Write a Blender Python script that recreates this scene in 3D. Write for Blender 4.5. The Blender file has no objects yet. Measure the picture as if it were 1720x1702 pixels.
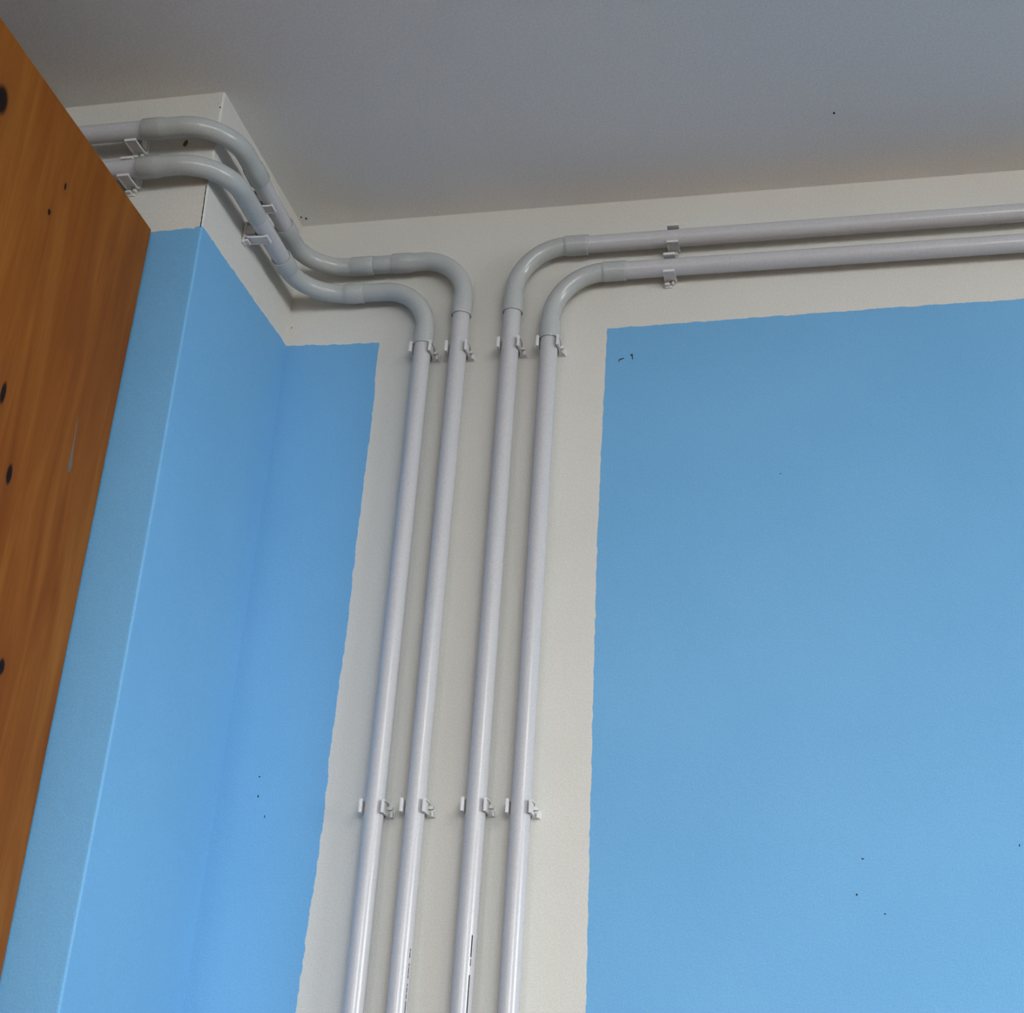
import bpy, bmesh, math, random
from mathutils import Vector, Matrix, Euler

scene = bpy.context.scene
col = scene.collection

# ------------------------------------------------------------------ camera
cam_data = bpy.data.cameras.new('camera')
cam = bpy.data.objects.new('camera', cam_data)
col.objects.link(cam)
cam_data.sensor_fit = 'HORIZONTAL'
cam_data.sensor_width = 36.0
cam_data.lens = 36.0 * 2444.2 / 1720.0
cam_data.clip_start = 0.01
R_ = (Matrix.Rotation(math.radians(13.41231485), 4, 'Z')
      @ Matrix.Rotation(math.radians(115.18230351), 4, 'X')
      @ Matrix.Rotation(math.radians(3.80793148), 4, 'Z'))
cam.matrix_world = Matrix.Translation((0.896019, -2.0, -1.53722948)) @ R_
scene.camera = cam

# ------------------------------------------------------------------ view, world, daylight
scene.view_settings.view_transform = 'Standard'
scene.view_settings.look = 'None'
scene.view_settings.gamma = 1.0
scene.view_settings.use_curve_mapping = False
scene.view_settings.exposure = -0.45
SKY = 28.0
LAMP = 75.0

world = bpy.data.worlds.new('world')
scene.world = world
world.use_nodes = True
wb = world.node_tree.nodes['Background']
wb.inputs[0].default_value = (0.90, 0.945, 0.985, 1)      # even overcast sky
wb.inputs[1].default_value = SKY

# room extents: ceiling at z=0, floor at z=-3, photographed wall at y=0
XL, XR, YF, ZF = -1.6, 5.6, -7.0, -3.0
D = 0.355                                   # depth of the wall projection on the left

# the room's windows let the overcast sky in; a portal in each opening guides the sampling
FWIN = (1.7, 4.3, -1.9, -0.12)              # wide window behind the camera: x0, x1, z0, z1
NWIN = (-0.75, -0.1, -1.9, -0.12)           # narrow window behind the camera
RWIN = (-3.8, -1.3, -1.7, -0.2)            # window in the right wall: y0, y1, z0, z1
def portal(name, loc, rot, sx, sy):
    l = bpy.data.lights.new(name, 'AREA')
    l.shape = 'RECTANGLE'; l.size = sx; l.size_y = sy
    l.cycles.is_portal = True
    o = bpy.data.objects.new(name, l)
    o.location = loc; o.rotation_euler = rot
    col.objects.link(o)
for w_ in (FWIN, NWIN):
    portal('portal_front', ((w_[0]+w_[1])/2, YF-0.19, (w_[2]+w_[3])/2),
           (math.radians(90), 0, 0), w_[1]-w_[0], w_[3]-w_[2])
portal('portal_right', (XR+0.19, (RWIN[0]+RWIN[1])/2, (RWIN[2]+RWIN[3])/2),
       (math.radians(90), 0, math.radians(90)), RWIN[1]-RWIN[0], RWIN[3]-RWIN[2])

# ------------------------------------------------------------------ helpers
def tag(o, label=None, cat=None, group=None, kind=None):
    if label: o['label'] = label
    if cat: o['category'] = cat
    if group: o['group'] = group
    if kind: o['kind'] = kind
    return o

def obj(name, bm, mats, parent=None, smooth=None, recalc=True):
    if recalc:
        bmesh.ops.recalc_face_normals(bm, faces=bm.faces)
    me = bpy.data.meshes.new(name)
    bm.to_mesh(me); bm.free()
    if not isinstance(mats, (list, tuple)): mats = [mats]
    for m in mats: me.materials.append(m)
    if smooth is not None:
        for p in me.polygons: p.use_smooth = True
        if smooth < 180:
            me.set_sharp_from_angle(angle=math.radians(smooth))
    o = bpy.data.objects.new(name, me)
    col.objects.link(o)
    if parent is not None: o.parent = parent
    return o

def thing(name, label, cat, loc=(0, 0, 0), group=None):
    o = bpy.data.objects.new(name, None)
    o.empty_display_size = 0.05
    o.location = loc
    col.objects.link(o)
    return tag(o, label, cat, group)

def box(bm, x0, x1, y0, y1, z0, z1, bev=0.0, mi=0):
    vs = [bm.verts.new((x, y, z)) for x in (x0, x1) for y in (y0, y1) for z in (z0, z1)]
    idx = [(0,1,3,2),(4,6,7,5),(0,4,5,1),(2,3,7,6),(0,2,6,4),(1,5,7,3)]
    fs = [bm.faces.new([vs[i] for i in f]) for f in idx]
    for f in fs: f.material_index = mi
    if bev > 0:
        es = list({e for f in fs for e in f.edges})
        bmesh.ops.bevel(bm, geom=es, offset=bev, segments=2, affect='EDGES', profile=0.7)

def vnoise(seed):
    r = random.Random(seed)
    tab = [r.uniform(-1, 1) for _ in range(4096)]
    def f(t):
        i = math.floor(t); u = t - i; u = u*u*(3-2*u)
        return tab[i % 4096]*(1-u) + tab[(i+1) % 4096]*u
    return f
def ragged(seed, a=0.0011, b=0.0006):
    n1, n2 = vnoise(seed), vnoise(seed+7)
    return lambda s: a*n1(s/0.013) + b*n2(s/0.0035)
def lerp_tab(tab):
    tab = sorted(tab)
    def f(t):
        if t <= tab[0][0]: return tab[0][1]
        if t >= tab[-1][0]: return tab[-1][1]
        for (a, va), (b, vb) in zip(tab, tab[1:]):
            if a <= t <= b: return va + (vb-va)*(t-a)/(b-a)
    return f

# ------------------------------------------------------------------ materials
def new_mat(name):
    m = bpy.data.materials.new(name); m.use_nodes = True
    nt = m.node_tree
    return m, nt, nt.nodes['Principled BSDF']
def paint(name, color, color2, rough=0.75, bump=0.25, scale=420.0, spec=0.3, mscale=3.0, coarse=60.0):
    m, nt, b = new_mat(name)
    N, L = nt.nodes, nt.links
    tc = N.new('ShaderNodeTexCoord')
    n1 = N.new('ShaderNodeTexNoise'); n1.inputs['Scale'].default_value = mscale; n1.inputs['Detail'].default_value = 4
    L.new(tc.outputs['Object'], n1.inputs['Vector'])
    mix = N.new('ShaderNodeMix'); mix.data_type = 'RGBA'
    mix.inputs['A'].default_value = (*color, 1); mix.inputs['B'].default_value = (*color2, 1)
    mr = N.new('ShaderNodeMapRange'); mr.inputs['From Min'].default_value = 0.35; mr.inputs['From Max'].default_value = 0.65
    L.new(n1.outputs['Fac'], mr.inputs['Value']); L.new(mr.outputs['Result'], mix.inputs['Factor'])
    n3 = N.new('ShaderNodeTexNoise'); n3.inputs['Scale'].default_value = scale*0.9; n3.inputs['Detail'].default_value = 2
    L.new(tc.outputs['Object'], n3.inputs['Vector'])
    mr3 = N.new('ShaderNodeMapRange'); mr3.inputs['From Min'].default_value = 0.25; mr3.inputs['From Max'].default_value = 0.75
    mr3.inputs['To Min'].default_value = 0.93; mr3.inputs['To Max'].default_value = 1.07
    L.new(n3.outputs['Fac'], mr3.inputs['Value'])
    mul = N.new('ShaderNodeMix'); mul.data_type = 'RGBA'; mul.blend_type = 'MULTIPLY'; mul.inputs['Factor'].default_value = 1
    L.new(mix.outputs['Result'], mul.inputs['A']); L.new(mr3.outputs['Result'], mul.inputs['B'])
    L.new(mul.outputs['Result'], b.inputs['Base Color'])
    n2 = N.new('ShaderNodeTexNoise'); n2.inputs['Scale'].default_value = scale; n2.inputs['Detail'].default_value = 3
    L.new(tc.outputs['Object'], n2.inputs['Vector'])
    n4 = N.new('ShaderNodeTexNoise'); n4.inputs['Scale'].default_value = coarse; n4.inputs['Detail'].default_value = 2
    L.new(tc.outputs['Object'], n4.inputs['Vector'])
    add = N.new('ShaderNodeMath'); add.operation = 'MULTIPLY_ADD'; add.inputs[1].default_value = 1.6
    L.new(n4.outputs['Fac'], add.inputs[0]); L.new(n2.outputs['Fac'], add.inputs[2])
    bp = N.new('ShaderNodeBump'); bp.inputs['Strength'].default_value = bump; bp.inputs['Distance'].default_value = 0.0012
    L.new(add.outputs[0], bp.inputs['Height']); L.new(bp.outputs['Normal'], b.inputs['Normal'])
    b.inputs['Roughness'].default_value = rough
    b.inputs['Specular IOR Level'].default_value = spec
    return m
M_cream = paint('cream_wall_paint', (0.625, 0.618, 0.578), (0.60, 0.592, 0.550), bump=0.4)
M_blue = paint('sky_blue_wall_paint', (0.160, 0.400, 0.670), (0.146, 0.380, 0.648), rough=0.7, spec=0.25, bump=0.4)
M_ceil = paint('ceiling_paint', (0.80, 0.79, 0.77), (0.78, 0.77, 0.75), rough=0.85, bump=0.35, scale=300)
M_pipe = paint('grey_plastic_conduit', (0.50, 0.502, 0.522), (0.49, 0.492, 0.510), rough=0.25, bump=0.02, spec=0.5, mscale=8)
M_elbow = paint('grey_green_plastic_fitting', (0.42, 0.445, 0.44), (0.41, 0.435, 0.428), rough=0.22, bump=0.02, spec=0.5, mscale=8)
M_clip = paint('pale_grey_plastic_clip', (0.66, 0.66, 0.66), (0.64, 0.64, 0.64), rough=0.4, bump=0.02, spec=0.5, mscale=30)
M_dark = paint('dark_mark', (0.012, 0.014, 0.022), (0.02, 0.02, 0.03), rough=0.8, bump=0.0)
M_stain = paint('orange_brown_smear', (0.17, 0.085, 0.02), (0.12, 0.06, 0.02), rough=0.7, bump=0.1)
M_steel = paint('zinc_screw', (0.35, 0.35, 0.36), (0.3, 0.3, 0.31), rough=0.4, bump=0.0)
M_steel.node_tree.nodes['Principled BSDF'].inputs['Metallic'].default_value = 0.9
M_beige = paint('beige_wall_paint', (0.36, 0.32, 0.27), (0.34, 0.30, 0.25))
M_floor = paint('floor_parquet', (0.19, 0.12, 0.07), (0.16, 0.10, 0.055), rough=0.5, bump=0.1, scale=80)
M_ground = paint('pale_paving', (0.13, 0.125, 0.115), (0.11, 0.105, 0.10), rough=0.9, bump=0.0, scale=2, mscale=0.2)
M_frame = paint('white_window_frame', (0.75, 0.75, 0.73), (0.72, 0.72, 0.7), rough=0.4, bump=0.02)

def wood_mat():
    m, nt, b = new_mat('varnished_pine')
    N, L = nt.nodes, nt.links
    tc = N.new('ShaderNodeTexCoord')
    mp = N.new('ShaderNodeMapping'); mp.inputs['Scale'].default_value = (1, 8, 0.9)
    L.new(tc.outputs['Object'], mp.inputs['Vector'])
    # large warp so the figure wanders around the knots
    nw = N.new('ShaderNodeTexNoise'); nw.inputs['Scale'].default_value = 1.4; nw.inputs['Detail'].default_value = 3
    L.new(mp.outputs['Vector'], nw.inputs['Vector'])
    n1 = N.new('ShaderNodeTexNoise'); n1.inputs['Scale'].default_value = 3.5; n1.inputs['Detail'].default_value = 6
    n1.inputs['Distortion'].default_value = 0.6
    L.new(mp.outputs['Vector'], n1.inputs['Vector'])
    mp2 = N.new('ShaderNodeMapping'); mp2.inputs['Scale'].default_value = (1, 260, 5)
    L.new(tc.outputs['Object'], mp2.inputs['Vector'])
    n2 = N.new('ShaderNodeTexNoise'); n2.inputs['Scale'].default_value = 1.5; n2.inputs['Detail'].default_value = 4
    L.new(mp2.outputs['Vector'], n2.inputs['Vector'])
    r1 = N.new('ShaderNodeValToRGB')
    e = r1.color_ramp.elements
    e[0].position = 0.28; e[0].color = (0.165, 0.043, 0.005, 1)
    e[1].position = 0.72; e[1].color = (0.29, 0.110, 0.018, 1)
    k = r1.color_ramp.elements.new(0.5); k.color = (0.225, 0.070, 0.009, 1)
    mx = N.new('ShaderNodeMix'); mx.data_type = 'FLOAT'; mx.inputs[0].default_value = 0.22
    L.new(n1.outputs['Fac'], mx.inputs[2]); L.new(n2.outputs['Fac'], mx.inputs[3])
    L.new(mx.outputs[0], r1.inputs['Fac'])
    cur = r1.outputs['Color']
    def blend(cur, fac, colr):
        q = N.new('ShaderNodeMix'); q.data_type = 'RGBA'
        L.new(fac, q.inputs['Factor']); L.new(cur, q.inputs['A']); q.inputs['B'].default_value = (*colr, 1)
        return q.outputs['Result']
    def spot(y, z, ry, rz, soft, amount=1.0):
        s = N.new('ShaderNodeVectorMath'); s.operation = 'SUBTRACT'; s.inputs[1].default_value = (0, y, z)
        L.new(tc.outputs['Object'], s.inputs[0])
        k = N.new('ShaderNodeVectorMath'); k.operation = 'MULTIPLY'; k.inputs[1].default_value = (0, 1/ry, 1/rz)
        L.new(s.outputs[0], k.inputs[0])
        ln = N.new('ShaderNodeVectorMath'); ln.operation = 'LENGTH'; L.new(k.outputs[0], ln.inputs[0])
        mr = N.new('ShaderNodeMapRange'); mr.inputs['From Min'].default_value = 1+soft; mr.inputs['From Max'].default_value = max(0.0, 1-soft)
        mr.inputs['To Max'].default_value = amount
        L.new(ln.outputs['Value'], mr.inputs['Value'])
        return mr.outputs['Result']
    for (y, z, ry, rz) in KNOTS:
        cur = blend(cur, spot(y, z, ry*2.2, rz*2.4, 0.9, 0.35), (0.15, 0.042, 0.008))
        cur = blend(cur, spot(y, z, ry, rz, 0.22, 1.0), (0.010, 0.004, 0.003))
    L.new(cur, b.inputs['Base Color'])
    b.inputs['Roughness'].default_value = 0.6
    b.inputs['Specular IOR Level'].default_value = 0.12
    bp = N.new('ShaderNodeBump'); bp.inputs['Strength'].default_value = 0.12; bp.inputs['Distance'].default_value = 0.0006
    L.new(n2.outputs['Fac'], bp.inputs['Height']); L.new(bp.outputs['Normal'], b.inputs['Normal'])
    return m
KNOTS = [(-0.5946, -0.3605, 0.0025, 0.0055), (-0.6158, -0.4181, 0.0035, 0.0045), (-0.621, -0.6926, 0.0052, 0.0150),
         (-0.5713, -0.7792, 0.0056, 0.0135), (-0.4988, -1.0022, 0.0065, 0.0100), (-0.762, -0.357, 0.0130, 0.0200)]
M_wood = wood_mat()

# ------------------------------------------------------------------ structure
# painted wall behind the pipes: cream field and two blue fields, hand-cut ragged border
def wall_back():
    bm = bmesh.new()
    xl = lerp_tab([(-3.0, 0.150), (-1.333, 0.1610), (-1.195, 0.1650), (-1.067, 0.1690), (-0.934, 0.1672),
                   (-0.79, 0.1710), (-0.581, 0.1705), (-0.397, 0.1722), (-0.2548, 0.1701)])
    xr = lerp_tab([(-3.0, 0.585), (-1.318, 0.5649), (-1.038, 0.5606), (-0.863, 0.5586), (-0.625, 0.5556),
                   (-0.482, 0.5566), (-0.2536, 0.5589)])
    zl = lerp_tab([(0.0, -0.2497), (0.006, -0.2497), (0.022, -0.2505), (0.055, -0.2510), (0.09, -0.2530), (0.1701, -0.2548)])
    zr = lerp_tab([(0.5589, -0.2536), (0.8925, -0.2481), (1.2075, -0.2451), (XR, -0.240)])
    rl, rr, rt, rt2 = ragged(1), ragged(2, 0.0007, 0.0004), ragged(3), ragged(4, 0.0009, 0.0005)
    V = lambda x, z: bm.verts.new((x, 0, z))
    st = 0.0025
    # left field top border, x from 0 to 0.1701
    n = int(0.1701/st)
    topl = [V(x, zl(x) + (rt(x) if 0 < i < n else 0)) for i, x in ((i, 0.1701*i/n) for i in range(n+1))]
    zs = []
    z = -0.2548
    while z > -1.6: z -= st; zs.append(z)
    zs.append(ZF)
    sidel = [topl[-1]] + [V(xl(z)+rl(z), z) for z in zs]
    zs2 = []; z = -0.2536
    while z > -1.6: z -= st; zs2.append(z)
    zs2.append(ZF)
    xs = []; x = 0.5589
    while x < 1.7: xs.append(x); x += st
    xs.append(XR)
    topr = [V(x, zr(x) + (rt2(x) if 0 < i else 0)) for i, x in enumerate(xs)]
    sider = [topr[0]] + [V(xr(z)+rr(z), z) for z in zs2]
    c00, c0b, cl = V(-0.015, 0), V(-0.015, ZF), V(-0.015, zl(0))
    cr0, crb = V(XR, 0), V(XR, ZF)
    f = bm.faces.new([c0b, cl] + topl + sidel[1:]); f.material_index = 1
    f = bm.faces.new(sider[::-1] + topr[1:] + [crb]); f.material_index = 1
    f = bm.faces.new([c00, cl] + topl + sidel[1:] + sider[::-1] + topr[1:] + [cr0]); f.material_index = 0
    # wall thickness behind
    for f in bm.faces: f.normal_update()
    for f in bm.faces:
        if f.normal.y > 0: f.normal_flip()
    box(bm, 0, XR, 0.01, 0.2, ZF, 0, mi=0)
    return tag(obj('wall_back', bm, [M_cream, M_blue], recalc=False), kind='structure',
               label='cream wall with two sky blue painted fields behind the conduits')
wb_o = wall_back()

# projecting wall on the left: return face towards the conduits and front face
def wall_column():
    bm = bmesh.new()
    xo = lerp_tab([(-3.0, -0.001), (-1.35, 0.0002), (-1.117, 0.0022), (-0.99, 0.0030), (-0.74, 0.0025), (-0.26, -0.0010), (-0.186, -0.0035), (0, -0.0045)])
    xi = lerp_tab([(-3.0, -0.006), (-1.257, -0.0045), (-0.989, -0.0005), (-0.659, 0.0016), (-0.2485, 0.0035), (0, 0.0008)])
    rg, rg2 = ragged(11, 0.0012, 0.0007), ragged(12, 0.0010, 0.0006)
    rb = 0.0032
    cols = []                       # (function z->(x,y), border z)
    for x in [XL, -1.2, -0.8, -0.5, -0.3, -0.2]:
        cols.append((lambda z, x=x: (x, -D), -0.2599))
    n = 60
    for i in range(n+1):
        x = -0.15 + (0.15-rb)*i/n
        step = 0.003 if x > -0.012 else 0.0
        cols.append((lambda z, x=x: (x + xo(z), -D), -0.2615 + 0.0015*(x+0.15)/0.15 + step + rg2(x)))
    for k in range(1, 5):
        a = math.pi/2*k/5
        cols.append((lambda z, a=a: (xo(z)-rb+rb*math.sin(a), -D+rb-rb*math.cos(a)), -0.2572))
    n = 150
    for i in range(n+1):
        t = i/n
        y = (-D+rb)*(1-t)
        cols.append((lambda z, t=t, y=y: (xo(z)*(1-t)+xi(z)*t, y), -0.2575 + 0.0078*t + (rg(y) if 0 < i < n else 0)))
    rows_t = [i/14 for i in range(15)]
    rows_b = [0.0] + [(i/60)**1.6 for i in range(1, 61)]
    grid = []
    for fn, zb in cols:
        c = []
        for t in rows_t: z = zb*t; c.append(bm.verts.new((*fn(z), z)))
        for t in rows_b[1:]: z = zb + (ZF-zb)*t; c.append(bm.verts.new((*fn(z), z)))
        grid.append(c)
    for a, b in zip(grid, grid[1:]):
        for j in range(len(a)-1):
            f = bm.faces.new([a[j], a[j+1], b[j+1], b[j]])
            f.material_index = 0 if j < 14 else 1
    # smooth the plaster a little at the corner only
    box(bm, XL, -0.02, -D+0.02, 0.2, ZF, 0, mi=0)
    o = obj('wall_column', bm, [M_cream, M_blue], smooth=40, recalc=False)
    # orient skin outward
    me = o.data
    return tag(o, kind='structure', label='projecting wall at left, cream above sky blue')
wc_o = wall_column()

def slab(name, x0, x1, y0, y1, z0, z1, m, label=None):
    bm = bmesh.new(); box(bm, x0, x1, y0, y1, z0, z1)
    return tag(obj(name, bm, m), label, kind='structure')
slab('ceiling', XL-0.2, XR+0.2, YF-0.2, 0.2, 0.0, 0.15, M_ceil, 'plain grey-white plaster ceiling')
slab('floor', XL-0.2, XR+0.2, YF-0.2, 0.2, ZF-0.1, ZF, M_floor)
slab('wall_left', XL-0.2, XL, YF, -D, ZF, 0, M_beige)
def holed(name, horiz, a0, a1, b0, b1, hs, m):
    """wall with a window hole; horiz: wall along x (front) or along y (right)"""
    bm = bmesh.new()
    def bb(p0, p1, z0, z1):
        if horiz: box(bm, p0, p1, YF-0.2, YF, z0, z1)
        else: box(bm, XR, XR+0.2, p0, p1, z0, z1)
    p = a0
    for h in sorted(hs):
        bb(p, h[0], b0, b1); bb(h[0], h[1], b0, h[2]); bb(h[0], h[1], h[3], b1); p = h[1]
    bb(p, a1, b0, b1)
    return tag(obj(name, bm, m), kind='structure')
slab('ground', -60, 60, -80, 60, -6.2, -6.0, M_ground)
holed('wall_front', True, XL, XR, ZF, 0, [FWIN, NWIN], M_beige)
holed('wall_right', False, YF, 0, ZF, 0, [RWIN], M_beige)
def window(name, horiz, h, off):
    bm = bmesh.new(); w = 0.05
    def bb(p0, p1, z0, z1):
        if horiz: box(bm, p0, p1, YF-off-0.05, YF-off, z0, z1, 0.004)
        else: box(bm, XR+off, XR+off+0.05, p0, p1, z0, z1, 0.004)
    bb(h[0], h[0]+w, h[2], h[3]); bb(h[1]-w, h[1], h[2], h[3])
    bb(h[0]+w, h[1]-w, h[2], h[2]+w); bb(h[0]+w, h[1]-w, h[3]-w, h[3])
    mid = (h[0]+h[1])/2
    bb(mid-w/2, mid+w/2, h[2]+w, h[3]-w)
    return tag(obj(name, bm, M_frame), kind='structure')
window('window_1', True, FWIN, 0.06)
window('window_2', False, RWIN, 0.06)
window('window_3', True, NWIN, 0.06)

# ------------------------------------------------------------------ fluorescent ceiling lamp, out of view to the right
def lamp(x, y):
    root = thing('ceiling_lamp', 'white fluorescent ceiling lamp with a long wrap diffuser', 'lamp', (x, y, 0))
    bm = bmesh.new(); box(bm, -0.64, 0.64, -0.09, 0.09, -0.022, -0.001, 0.003)
    for sx in (-1, 1):
        a, b = sorted((sx*0.605, sx*0.635))
        box(bm, a, b, -0.085, 0.085, -0.095, -0.022, 0.003)
    obj('housing', bm, M_frame, root, smooth=30)
    bm = bmesh.new()
    prof = [(-0.078, -0.022), (-0.080, -0.060), (-0.066, -0.082), (-0.040, -0.090), (0.040, -0.090), (0.066, -0.082), (0.080, -0.060), (0.078, -0.022)]
    a = [bm.verts.new((-0.605, p, q)) for p, q in prof]; b = [bm.verts.new((0.605, p, q)) for p, q in prof]
    for i in range(len(prof)): j = (i+1) % len(prof); bm.faces.new([a[i], a[j], b[j], b[i]])
    bm.faces.new(a[::-1]); bm.faces.new(b)
    m, nt, bs = new_mat('lit_diffuser')
    bs.inputs['Base Color'].default_value = (0.8, 0.8, 0.78, 1)
    bs.inputs['Emission Color'].default_value = (1.0, 0.975, 0.93, 1)
    bs.inputs['Emission Strength'].default_value = LAMP
    obj('diffuser', bm, m, root)
    return root
lamp(2.35, -2.7)

# ------------------------------------------------------------------ conduits
def fillet_path(pts, radii, step=0.004):
    """pts: corner points; radii: bend radius at every inner corner -> dense centreline"""
    P = [Vector(p) for p in pts]
    out = [P[0].copy()]
    def line_to(q):
        a = out[-1]; L = (q-a).length
        n = max(1, int(L/0.03))
        for i in range(1, n+1): out.append(a.lerp(q, i/n))
    for i in range(1, len(P)-1):
        a, b, c = P[i-1], P[i], P[i+1]
        u = (a-b).normalized(); v = (c-b).normalized()
        ang = math.acos(max(-1, min(1, u.dot(v))))
        R = radii[i-1]; t = R/math.tan(ang/2)
        s, e = b+u*t, b+v*t
        cen = b + (u+v).normalized()*(R/math.sin(ang/2))
        line_to(s)
        sweep = math.pi-ang; n = max(6, int(R*sweep/step))
        a0 = (s-cen); ax = a0.cross(e-cen).normalized()
        for k in range(1, n+1):
            out.append(cen + Matrix.Rotation(sweep*k/n, 3, ax) @ a0)
    line_to(P[-1])
    return out
class Path:
    def __init__(s, pts):
        s.p = pts; s.d = [0.0]
        for a, b in zip(pts, pts[1:]): s.d.append(s.d[-1]+(b-a).length)
        s.L = s.d[-1]
    def at(s, t):
        t = max(0, min(s.L, t))
        import bisect
        i = min(max(bisect.bisect_right(s.d, t)-1, 0), len(s.p)-2)
        u = (t-s.d[i])/max(1e-9, s.d[i+1]-s.d[i])
        return s.p[i].lerp(s.p[i+1], u)
    def near(s, q):
        q = Vector(q); best = (1e9, 0)
        for i in range(len(s.p)-1):
            a, b = s.p[i], s.p[i+1]; ab = b-a
            u = max(0, min(1, (q-a).dot(ab)/max(1e-12, ab.length_squared)))
            d = (a+ab*u-q).length
            if d < best[0]: best = (d, s.d[i]+u*ab.length)
        return best[1]
    def tan(s, t):
        return (s.at(t+0.002)-s.at(t-0.002)).normalized()

def tube(bm, path, t0, t1, prof, wall=0.0013, sides=32, org=Vector((0, 0, 0))):
    """hollow tube along path from t0 to t1; prof(t)->outer radius"""
    ts = [t0]
    for d in path.d:
        if t0+0.0008 < d < t1-0.0008: ts.append(d)
    ts.append(t1)
    for e in prof.keys:
        if t0 < e < t1: ts.append(e)
    ts = sorted(set(round(t, 6) for t in ts))
    T = path.tan(ts[0]); up = Vector((0, 0, 1)) if abs(T.z) < 0.9 else Vector((1, 0, 0))
    N = (up - T*up.dot(T)).normalized()
    rings = []
    for t in ts:
        T2 = path.tan(t)
        N = (N - T2*N.dot(T2)).normalized(); B = T2.cross(N)
        c = path.at(t) - org; r = prof(t)
        rings.append([bm.verts.new(c + (N*math.cos(a)+B*math.sin(a))*r) for a in (2*math.pi*k/sides for k in range(sides))])
    for a, b in zip(rings, rings[1:]):
        for k in range(sides): bm.faces.new([a[k], a[(k+1) % sides], b[(k+1) % sides], b[k]])
    # end rims and short inner lips
    for ring, t, sgn in ((rings[0], ts[0], 1), (rings[-1], ts[-1], -1)):
        T2 = path.tan(t); c = path.at(t)-org; r = prof(t); ri = r-wall
        inner = [bm.verts.new(c + (v.co-c)*(ri/r)) for v in ring]
        deep = [bm.verts.new(v.co + T2*sgn*0.012) for v in inner]
        for k in range(sides):
            j = (k+1) % sides
            bm.faces.new([ring[k], ring[j], inner[j], inner[k]])
            bm.faces.new([inner[k], inner[j], deep[j], deep[k]])
        bm.faces.new(deep)
class Prof:
    def __init__(s, tab): s.f = lerp_tab(tab); s.keys = [t for t, _ in tab]
    def __call__(s, t): return s.f(t)

RP, RE, RB = 0.0146, 0.0156, 0.0172         # pipe, bend and socket radii
def bend_prof(t0, t1, bell0, bell1):
    tab = []
    b = 0.030
    if bell0: tab += [(t0, RB-0.0005), (t0+0.001, RB), (t0+b, RB), (t0+b+0.008, RE)]
    else: tab += [(t0, RE)]
    if bell1: tab += [(t1-b-0.008, RE), (t1-b, RB), (t1-0.001, RB), (t1, RB-0.0005)]
    else: tab += [(t1, RE)]
    return Prof(tab)
def flat_prof(t0, t1, r): return Prof([(t0, r-0.0004), (t0+0.0008, r), (t1-0.0008, r), (t1, r-0.0004)])

runs = {}
def conduit(key, label, pts, radii, parts):
    """parts: list of (kind, start point, end point, bell0, bell1)"""
    path = Path(fillet_path(pts, radii))
    org = Vector((pts[0][0], pts[0][1], pts[0][2]))
    root = thing('conduit', label, 'pipe', org, 'surface mounted plastic conduits')
    for kind, a, b, b0, b1 in parts:
        t0 = 0 if a is None else path.near(a); t1 = path.L if b is None else path.near(b)
        bm = bmesh.new()
        if kind == 'pipe':
            tube(bm, path, t0-0 if a is None else t0-0.012, t1 if b is None else t1+0.012, Prof([(0, RP), (path.L, RP)]), org=org)
            o = obj('pipe', bm, M_pipe, root, smooth=35)
        elif kind == 'elbow':
            tube(bm, path, t0, t1, bend_prof(t0, t1, b0, b1), org=org)
            o = obj('elbow', bm, M_elbow, root, smooth=50)
            o['label'] = 'greener grey swept bend'
        elif kind == 'coupling':
            tube(bm, path, t0, t1, flat_prof(t0, t1, b0 or RB), org=org)
            o = obj('coupling', bm, M_elbow, root, smooth=35)
            o['label'] = 'slightly wider grey joining sleeve'
    runs[key] = (root, path)
    return root, path

Y = -0.024
XS = 0.034
# A: leftmost upright, turns left on the lower line
conduit('A', 'leftmost upright grey conduit, turning left on the lower line round the wall corners',
        [(0.2450, Y, ZF+0.002), (0.2558, Y, -0.170), (XS, Y, -0.1675), (XS-0.001, -0.389, -0.1665), (-1.3, -0.389, -0.164)],
        [0.078, 0.082, 0.078],
        [('pipe', None, (0.2549, Y, -0.281), 0, 0),
         ('elbow', (0.2549, Y, -0.281), (0.143, Y, -0.1693), True, False),
         ('elbow', (0.143, Y, -0.1693), (XS, -0.141, -0.1675), True, True),
         ('pipe', (XS, -0.141, -0.1675), (XS, -0.247, -0.167), 0, 0),
         ('elbow', (XS, -0.247, -0.167), (-0.104, -0.389, -0.1665), False, True),
         ('pipe', (-0.104, -0.389, -0.1665), None, 0, 0)])
# B: second upright, turns left on the upper line
conduit('B', 'second upright grey conduit, turning left on the upper line under the ceiling',
        [(0.3045, Y, ZF+0.002), (0.3172, Y, -0.1120), (XS, Y, -0.1135), (XS, -0.397, -0.1000), (-1.3, -0.397, -0.094)],
        [0.076, 0.078, 0.078],
        [('pipe', None, (0.317, Y, -0.2275), 0, 0),
         ('elbow', (0.317, Y, -0.2275), (0.188, Y, -0.112), True, True),
         ('coupling', (0.1884, Y, -0.112), (0.1500, Y, -0.112), 0.0154, 0),
         ('elbow', (0.1145, Y, -0.1130), (XS, -0.150, -0.108), False, True),
         ('coupling', (0.1535, Y, -0.113), (0.1145, Y, -0.113), 0.0166, 0),
         ('pipe', (XS, -0.150, -0.108), (XS, -0.262, -0.104), 0, 0),
         ('elbow', (XS, -0.262, -0.104), (-0.104, -0.397, -0.100), True, True),
         ('pipe', (-0.104, -0.397, -0.100), None, 0, 0)])
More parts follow.
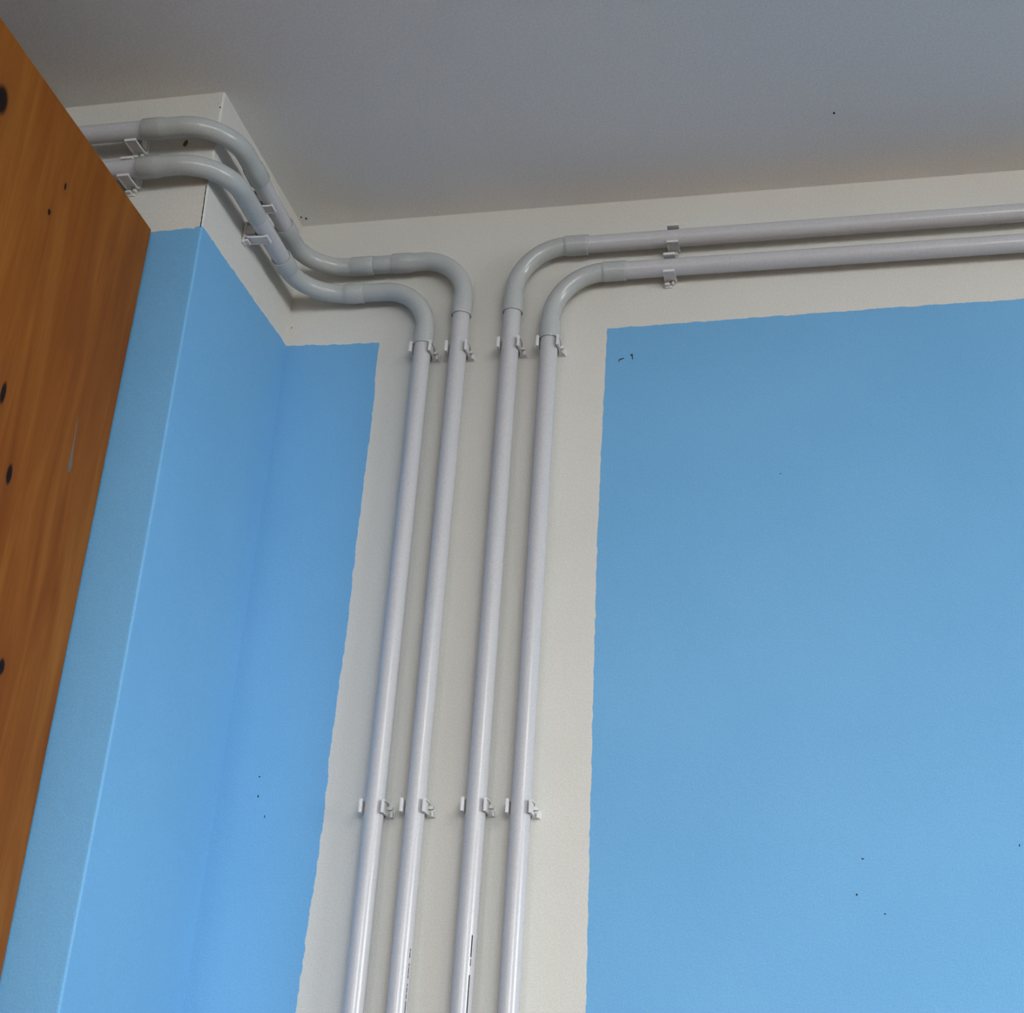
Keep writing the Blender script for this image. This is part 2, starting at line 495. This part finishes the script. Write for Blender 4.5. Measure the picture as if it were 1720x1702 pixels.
# C: third upright, turns right on the upper line
conduit('C', 'third upright grey conduit, turning right on the upper line under the ceiling',
        [(0.3965, Y, ZF+0.002), (0.4042, Y, -0.1020), (XR-0.02, Y, -0.096)],
        [0.088],
        [('pipe', None, (0.4036, Y, -0.228), 0, 0),
         ('elbow', (0.4036, Y, -0.228), (0.4875, Y, -0.102), True, False),
         ('coupling', (0.4875, Y, -0.102), (0.526, Y, -0.102), RB, 0),
         ('pipe', (0.526, Y, -0.102), None, 0, 0)])
# D: fourth upright, turns right on the lower line
conduit('D', 'rightmost upright grey conduit, turning right on the lower line above the blue field',
        [(0.4600, Y, ZF+0.002), (0.4690, Y, -0.1590), (XR-0.02, Y, -0.155)],
        [0.088],
        [('pipe', None, (0.4686, Y, -0.2845), 0, 0),
         ('elbow', (0.4686, Y, -0.2845), (0.553, Y, -0.1587), True, False),
         ('coupling', (0.553, Y, -0.1587), (0.591, Y, -0.1585), 0.0166, 0),
         ('pipe', (0.591, Y, -0.1585), None, 0, 0)])

# ------------------------------------------------------------------ clips
def prism(bm, prof, w0, w1):
    """prof: closed list of (u, v); extruded along w (local z)"""
    a = [bm.verts.new((u, v, w0)) for u, v in prof]; b = [bm.verts.new((u, v, w1)) for u, v in prof]
    n = len(prof)
    bm.faces.new(a); bm.faces.new(b[::-1])
    for i in range(n): bm.faces.new([a[i], b[i], b[(i+1) % n], a[(i+1) % n]])
def band(bm, line, t, w0, w1):
    """thin strip following line (u,v) with thickness t"""
    L = [Vector((p[0], p[1])) for p in line]
    left, right = [], []
    for i, p in enumerate(L):
        d = (L[min(i+1, len(L)-1)] - L[max(i-1, 0)]).normalized(); n = Vector((-d.y, d.x))
        left.append(p + n*t/2); right.append(p - n*t/2)
    for i in range(len(L)-1):
        prism(bm, [left[i], left[i+1], right[i+1], right[i]], w0, w1)
# local frame of a clip: u across the pipe, -v out of the wall (v=0 on wall), w along the pipe
W = 0.0096
def make_clip(standoff):
    root = thing('pipe_clip', 'x', 'clip')
    s = standoff
    bm = bmesh.new()                                            # saddle
    box(bm, -0.0125, 0.0125, -0.004, 0.0, -W, W, 0.0008)
    hh = s - 0.0150
    if hh > 0.0045: box(bm, -0.0080, 0.0080, -hh, -0.0035, -W*0.8, W*0.8, 0.0006)
    obj('saddle', bm, M_clip, root, smooth=30)
    for sg in (-1, 1):
        line = [(sg*0.0115, -0.0030), (sg*0.0150, -0.0100), (sg*0.0163, -s+0.004), (sg*0.0163, -s-0.0030), (sg*0.0157, -s-(0.0135 if s < 0.028 else 0.0060))]
        tipu, tipv = line[-1]
        bm = bmesh.new()
        band(bm, line, 0.0012, -W+0.0006, W-0.0006)
        ribl = [(u+sg*0.0010, v) for u, v in line]
        band(bm, ribl, 0.0034, -W, -W+0.0017)                     # raised ribs on both edges
        band(bm, ribl, 0.0034, W-0.0017, W)
        arm = obj('arm', bm, M_clip, root)
        bm = bmesh.new()
        t0, t1 = sorted((tipu-sg*0.0014, tipu+sg*0.0030))
        box(bm, t0, t1, tipv-0.0020, tipv+0.0010, -W, W, 0.0004)
        obj('lip', bm, M_clip, arm, smooth=30)
    bm = bmesh.new()                                            # side lug with its dovetail slot
    box(bm, 0.0120, 0.0250, -0.0030, 0.0, -W, W*0.2, 0.0005)
    box(bm, 0.0135, 0.0165, -0.0105, -0.0028, -W, -W*0.15, 0.0005)
    box(bm, 0.0200, 0.0235, -0.0105, -0.0028, -W, -W*0.15, 0.0005)
    box(bm, 0.0150, 0.0215, -0.0090, -0.0028, W*0.15, W*0.6, 0.0005)
    obj('side_lug', bm, M_clip, root, smooth=30)
    bm = bmesh.new()
    bmesh.ops.create_cone(bm, cap_ends=True, segments=12, radius1=0.0035, radius2=0.003, depth=0.002,
                          matrix=Matrix.Translation((0, -0.0045 if hh < 0.0045 else -hh-0.0004, 0)) @ Matrix.Rotation(math.pi/2, 4, 'X'))
    obj('screw', bm, M_steel, root, smooth=40)
    return root
def copy_tree(o, parent=None):
    c = o.copy(); col.objects.link(c)
    if parent is not None: c.parent = parent
    for ch in list(o.children): copy_tree(ch, c)
    return c
protos = {'near': (make_clip(0.0245), [0]), 'far': (make_clip(0.0345), [0])}
def put_clip(kind, loc, u, v, w, label, group):
    """u,v,w world directions; v points into the wall"""
    p, used = protos[kind]
    o = p if not used[0] else copy_tree(p)
    used[0] = 1
    m = Matrix((Vector(u), Vector(v), Vector(w))).transposed().to_4x4()
    o.matrix_world = Matrix.Translation(loc) @ m
    o['label'] = label; o['group'] = group
names = ['leftmost upright', 'second upright from the left', 'third upright from the left', 'rightmost upright']
for i, (k, z1, z2) in enumerate((('A', -0.2905, -1.0535), ('B', -0.293, -1.0515), ('C', -0.2915, -1.0497), ('D', -0.2935, -1.0515))):
    path = runs[k][1]
    for z, row in ((z1, 'upper'), (z2, 'lower')):
        x = path.at(path.near((0.35, Y, z))).x
        for _ in range(4): x = path.at(path.near((x, Y, z))).x
        put_clip('near', (x, 0, z), (1, 0, 0), (0, 1, 0), (0, 0, 1),
                 'pale clip on the %s conduit, in the %s row of clips' % (names[i], row), 'clips in the %s row' % row)
ux, dn = (1, 0, 0), (0, 0, -1)
zC = runs['C'][1].at(runs['C'][1].near((0.667, Y, -0.102))).z
zD = runs['D'][1].at(runs['D'][1].near((0.6625, Y, -0.158))).z
put_clip('near', (0.6675, 0, zC), dn, (0, 1, 0), ux, 'pale clip on the upper horizontal conduit at right, under the ceiling', 'clips on the right hand conduits')
put_clip('near', (0.6625, 0, zD), dn, (0, 1, 0), ux, 'pale clip on the lower horizontal conduit at right, above the blue field', 'clips on the right hand conduits')
pa, pb = runs['A'][1], runs['B'][1]
def side(path, y): q = path.at(path.near((XS, y, -0.13))); return q
q = pb.at(pb.near((XS, -0.213, -0.11)))
put_clip('far', (0.0, q.y, q.z), dn, (-1, 0, 0), (0, 1, 0), 'pale clip on the upper conduit, on the side face of the projecting wall', 'clips on the side face of the projecting wall')
q = pa.at(pa.near((XS, -0.213, -0.167)))
put_clip('far', (0.0, q.y, q.z), dn, (-1, 0, 0), (0, 1, 0), 'pale clip on the lower conduit, on the side face of the projecting wall', 'clips on the side face of the projecting wall')
q = pb.at(pb.near((-0.125, -0.391, -0.10)))
put_clip('far', (q.x, -D, q.z), dn, (0, 1, 0), ux, 'pale clip on the upper conduit, on the front of the projecting wall beside the cabinet', 'clips on the front of the projecting wall')
q = pa.at(pa.near((-0.125, -0.391, -0.167)))
put_clip('far', (q.x, -D, q.z), dn, (0, 1, 0), ux, 'pale clip on the lower conduit, on the front of the projecting wall beside the cabinet', 'clips on the front of the projecting wall')

# ------------------------------------------------------------------ wooden cabinet
CX, CT = -0.080, -0.262
def cabinet():
    root = thing('wooden_cabinet', 'tall varnished brown knotty pine cabinet at left, against the projecting wall', 'cabinet', (-0.55, -0.66, ZF))
    def part(name, x0, x1, y0, y1, z0, z1, bev=0.0012, parent=None, org=None):
        bm = bmesh.new(); box(bm, x0, x1, y0, y1, z0, z1, bev)
        bmesh.ops.translate(bm, verts=bm.verts, vec=-Vector(root.location))
        o = obj(name, bm, M_wood_l, parent or root, smooth=30)
        return o
    x0, x1, y0, y1 = -1.02, CX, -0.96, -0.3615
    part('side_panel', x1-0.022, x1, y0, y1, ZF+0.002, CT)
    part('side_panel', x0, x0+0.022, y0, y1, ZF+0.002, CT)
    part('top_panel', x0+0.022, x1-0.022, y0, y1, CT-0.024, CT-0.002)
    part('back_panel', x0+0.022, x1-0.022, y1-0.010, y1-0.002, ZF+0.06, CT-0.024)
    part('base_panel', x0+0.022, x1-0.022, y0, y1-0.010, ZF+0.06, ZF+0.082)
    for k in range(1, 5):
        z = ZF+0.06+k*0.53
        part('shelf', x0+0.022, x1-0.022, y0+0.03, y1-0.010, z, z+0.02)
    xm = (x0+x1)/2
    for a, b, hx in ((x0+0.001, xm-0.001, xm-0.05), (xm+0.001, x1-0.001, xm+0.05)):
        d = part('door', a, b, y0-0.022, y0-0.001, ZF+0.06, CT-0.002)
        bm = bmesh.new()
        bmesh.ops.create_uvsphere(bm, u_segments=16, v_segments=10, radius=0.016)
        bmesh.ops.translate(bm, verts=bm.verts, vec=Vector((hx, y0-0.036, -1.7))-Vector(root.location))
        obj('knob', bm, M_wood_l, d, smooth=180)
    return root
# the wood figure is laid out from the cabinet's own base
M_wood_l = M_wood
for n in list(M_wood.node_tree.nodes):
    if n.type == 'TEX_COORD':
        nt = M_wood.node_tree
        add = nt.nodes.new('ShaderNodeVectorMath'); add.operation = 'ADD'; add.inputs[1].default_value = (-0.55, -0.66, ZF)
        links = [(l.to_socket) for l in n.outputs['Object'].links]
        for s in links: nt.links.new(add.outputs[0], s)
        nt.links.new(n.outputs['Object'], add.inputs[0])
cabinet()

# ------------------------------------------------------------------ small marks, chips and print
def strip_on_pipe(key, z0, z1, az, w=0.0011):
    root, path = runs[key]; org = Vector(root.location)
    bm = bmesh.new(); prev = None; n = max(1, int((z0-z1)/0.02))
    for i in range(n+1):
        z = z0+(z1-z0)*i/n
        c = path.at(path.near((0.35, Y, z)))
        for _ in range(4): c = path.at(path.near((c.x, Y, z)))
        q = []
        for da in (-w/RP/2, w/RP/2):
            a = az+da
            q.append(bm.verts.new(c + Vector((math.sin(a), -math.cos(a), 0))*(RP+0.00015) - org))
        if prev: bm.faces.new([prev[0], prev[1], q[1], q[0]])
        prev = q
    o = obj('print_line', bm, M_dark, root); o['label'] = 'thin dark printed line along the pipe'
view = math.radians(18)
strip_on_pipe('C', -1.2272, -1.2560, view+0.50, 0.0018); strip_on_pipe('C', -1.2585, -1.2676, view+0.50, 0.0012)
strip_on_pipe('C', -1.2791, -1.42, view+0.50, 0.0018)
for a, b in ((-1.2468, -1.2505), (-1.2515, -1.2590), (-1.2660, -1.2700), (-1.2712, -1.2800), (-1.2810, -1.2860), (-1.2925, -1.2960), (-1.2975, -1.3040), (-1.3060, -1.3120), (-1.3150, -1.3300)):
    strip_on_pipe('B', a, b, view+0.86, 0.0014)

def chip(name, host, pts, axis, val, m=M_dark, t=0.0004):
    '''thin irregular chip lying on a plane; axis = plane normal axis, val = outer face position'''
    bm = bmesh.new()
    def P(a, b, off):
        if axis == 'y': return (a, val+off, b)
        if axis == 'z': return (a, b, val+off)
        return (val+off, a, b)
    s = -1 if axis in 'yz' else 1
    f = [bm.verts.new(P(a, b, s*t)) for a, b in pts]; g = [bm.verts.new(P(a, b, -s*t*0.2)) for a, b in pts]
    n = len(pts)
    bm.faces.new(f); bm.faces.new(g[::-1])
    for i in range(n): bm.faces.new([f[i], g[i], g[(i+1) % n], f[(i+1) % n]])
    return obj(name, bm, m, host)
def blob(cx, cz, rx, rz, seed, n=7):
    r = random.Random(seed)
    return [(cx+rx*math.cos(2*math.pi*k/n)*r.uniform(.6, 1), cz+rz*math.sin(2*math.pi*k/n)*r.uniform(.6, 1)) for k in range(n)]
L1 = [(0.5790, -0.3175), (0.5800, -0.3185), (0.5812, -0.3150), (0.5880, -0.3128), (0.5882, -0.3112), (0.5805, -0.3130)]
chip('paint_chip', wb_o, L1, 'y', 0)['label'] = 'dark hooked chip in the blue paint'
L2 = [(0.5975, -0.3075), (0.6012, -0.3040), (0.6020, -0.3062), (0.6028, -0.3150), (0.6014, -0.3150), (0.6006, -0.3085)]
chip('paint_chip', wb_o, L2, 'y', 0)['label'] = 'dark short chip in the blue paint'
for i, (x, z, rx, rz) in enumerate([(0.8325, -0.5311, 0.0010, 0.0012), (0.0616, -1.0021, 0.0020, 0.0012), (0.0636, -1.0317, 0.0012, 0.0030),
                                    (0.0780, -1.0616, 0.0009, 0.0035), (0.0083, -0.2139, 0.0010, 0.0025), (0.9295, -1.1090, 0.0022, 0.0012),
                                    (0.9200, -1.1560, 0.0016, 0.0018), (0.9550, -1.1800, 0.0022, 0.0012), (1.1900, -0.9600, 0.0026, 0.0014), (1.1300, -1.0880, 0.0010, 0.0022)]):
    chip('paint_chip', wb_o, blob(x, z, rx, rz, i), 'y', 0)
chip('nail_hole', wc_o, blob(-0.0076, -0.0306, 0.0022, 0.0018, 31), 'y', -D)
chip('smear', wc_o, blob(-0.0545, -0.0960, 0.0055, 0.0075, 32), 'y', -D, M_stain)['label'] = 'orange brown filler smear between the conduits'
ce = bpy.data.objects['ceiling']
chip('speck', ce, blob(0.931, -0.178, 0.0020, 0.0030, 33), 'z', 0.0)
chip('speck', ce, blob(0.0075, -0.0270, 0.0018, 0.0030, 34), 'z', 0.0)
chip('speck', ce, blob(0.0150, -0.0220, 0.0022, 0.0034, 35), 'z', 0.0)
# hairline crack down the outer corner of the projecting wall, above the blue
bm = bmesh.new(); prev = None; nz = vnoise(77)
for i in range(25):
    z = -0.182 - 0.077*i/24
    x = -0.0040 + 0.0030*(i/24) - 0.0022
    w = 0.0011 + 0.0004*nz(i*0.7)
    q = [bm.verts.new((x-w, -D-0.0002, z)), bm.verts.new((x+w*0.4, -D-0.0001, z))]
    if prev: bm.faces.new([prev[0], prev[1], q[1], q[0]])
    prev = q
obj('corner_crack', bm, M_dark, wc_o)
# dried grey drip on the cabinet side
cab = bpy.data.objects['wooden_cabinet']; side_p = [c for c in cab.children if c.name.startswith('side_panel')][0]
M_drip = paint('grey_drip', (0.16, 0.13, 0.10), (0.13, 0.10, 0.07), rough=0.5, bump=0.1)
cl = Vector(cab.location)
pts = [(-0.4498, -0.6300), (-0.4478, -0.6560), (-0.4440, -0.6850), (-0.4400, -0.7020), (-0.4420, -0.7110), (-0.4465, -0.7130),
       (-0.4500, -0.7060), (-0.4495, -0.6950), (-0.4488, -0.6700), (-0.4510, -0.6450)]
chip('drip', side_p, [(a-cl.y, b-cl.z) for a, b in pts], 'x', CX-cl.x, M_drip, 0.0006)['label'] = 'dried grey drip running down the wood'
